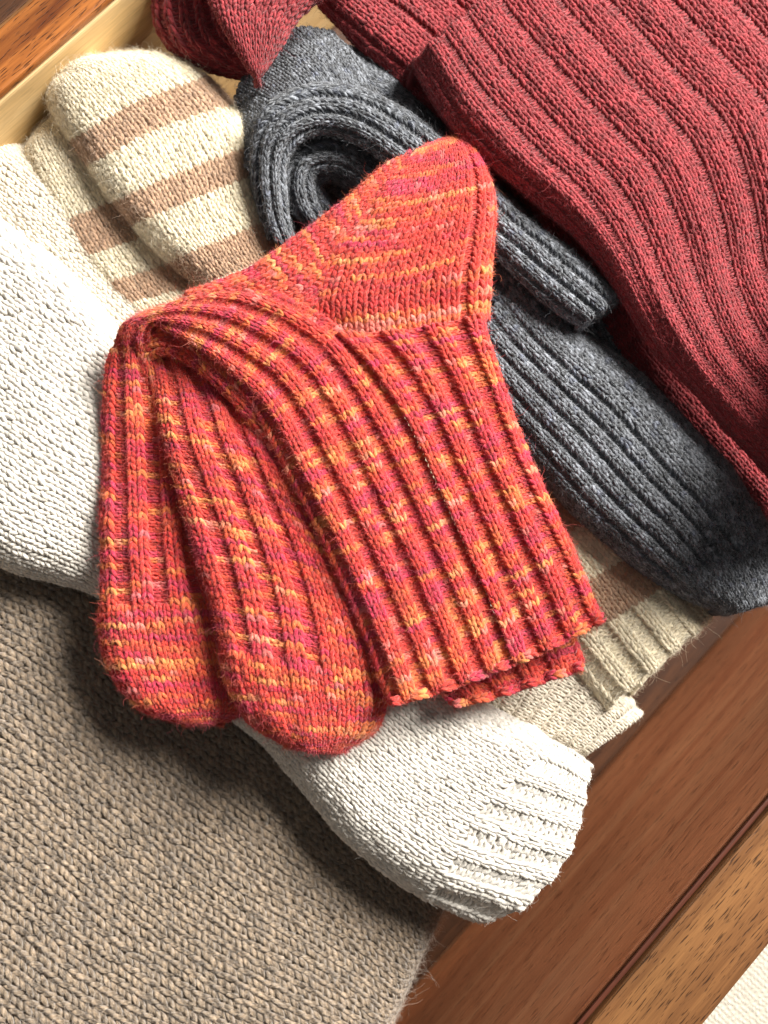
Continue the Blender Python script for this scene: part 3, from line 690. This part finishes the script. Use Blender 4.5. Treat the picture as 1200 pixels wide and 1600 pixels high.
knit(s, oa, 'heel', ORNG, 3.25, 2.5, c_orange(62, 1.5), pattern=lambda I, J, nw, nc: I == int(nw*.80), depth=.9, fuzz=13, fuzz_store=sta, **KW)
s = Surface([([(800, 1028), (870, 998), (938, 962)], 7), ([(768, 945), (905, 882)], 8.5), ([(728, 855), (864, 802)], 9), ([(685, 760), (826, 716)], 9), ([(640, 665), (792, 622)], 9), ([(585, 580), (680, 562), (770, 545)], 9), ([(528, 520), (640, 512), (760, 488)], 8.5)],
            t=5.5, edge=7, noise=(.7, 14), start_drop=(1, 5, 140), seed=39, drop=(False, True))
knit(s, oa, 'leg', ORNG, 3.0, 2.5, c_orange(66, .7), nw=16, fuzz=13, fuzz_store=sta, depth=2.2, pattern=rib(2, 2), purl_w=.82, rounded=.3, **KW)
s = Surface([([(610, 1095), (700, 1065), (800, 1028)], 7), ([(578, 1012), (768, 945)], 8.5), ([(540, 918), (728, 855)], 9), ([(497, 828), (685, 760)], 9), ([(452, 742), (550, 700), (640, 665)], 9), ([(420, 675), (510, 620), (588, 578)], 9), ([(392, 630), (470, 560), (535, 512)], 9),
             ([(352, 590), (420, 510), (462, 468)], 9), ([(312, 557), (365, 485), (392, 446, -2)], 8.5), ([(276, 530), (310, 475), (325, 450, -4)], 7.5),
             ([(246, 512), (258, 482), (265, 470, -5)], 6), ([(238, 518), (212, 498), (200, 497, -6)], 4), ([(238, 535), (195, 525), (178, 520, -6)], 0), ([(245, 560), (195, 560), (168, 558, -4)], -6), ([(255, 600), (195, 600), (163, 600, -4)], -10)],
            t=5.5, edge=7, drop=(True, False), wrap=40, noise=(.6, 15), start_drop=(1, 5, 140), seed=39)
knit(s, oa, 'instep', ORNG, 3.3, 2.5, c_orange(64, .7), nw=20, fuzz=13, fuzz_store=sta, depth=2.2, pattern=rib(2, 2), purl_w=.82, rounded=.3, parts=[('leg', 0, .5), ('instep', .5, 1)], **KW)
s = cast_on([(611, 1097), (694, 1073), (778, 1042), (864, 1004), (939, 964)], 8.5, 16, 8, 1.0, 3)
knit(s, oa, 'cuff_edge', ORNG, 3.3, 2.6, c_orange(68), nw=1, lift=.8, fuzz=8, fuzz_store=sta, **KW)
make_fuzz(oa, sta, (1.1, 3.2), .034, fly=.02)

# ------------------------------------------------------------------ lay the stitches (those buried deep under other garments are left out)
CELL = 10; gw, gh = 1700//CELL, 2100//CELL
near = np.full((gh, gw), 9.0)
for sf in Surface.ALL:
    p = sf.S.reshape(-1, 3); X, Y = to_px(p); d = (p-CAM)@FWD
    ci = ((X+250)//CELL).astype(int); cj = ((Y+250)//CELL).astype(int); ok = (ci >= 0) & (ci < gw) & (cj >= 0) & (cj < gh)
    np.minimum.at(near, (cj[ok], ci[ok]), d[ok])
far = near.copy(); W_ = 4
for dj in range(-W_, W_+1):
    for di in range(-W_, W_+1): far = np.maximum(far, np.roll(np.roll(near, dj, 0), di, 1))
for V, CC, SS, F1, mat, body in PENDING:
    c = V.mean(1); X, Y = to_px(c); d = (c-CAM)@FWD
    ci = np.clip(((X+250)//CELL).astype(int), 0, gw-1); cj = np.clip(((Y+250)//CELL).astype(int), 0, gh-1)
    keep = d < far[cj, ci]+.006
    if not keep.any(): continue
    n = keep.sum(); k = V.shape[1]
    F = (np.arange(n)[:, None, None]*k+F1[None]).reshape(-1, 4)
    add_mesh('knit_stitches', V[keep].reshape(-1, 3), F, mat, body, {'Col': CC[keep].reshape(-1, 3), 'strand': SS[keep].reshape(-1, 3)}, kind='stuff')
tri = sum(len(o.data.polygons)*2 for o in SC.objects if o.type == 'MESH')
print('TRIANGLES', tri)
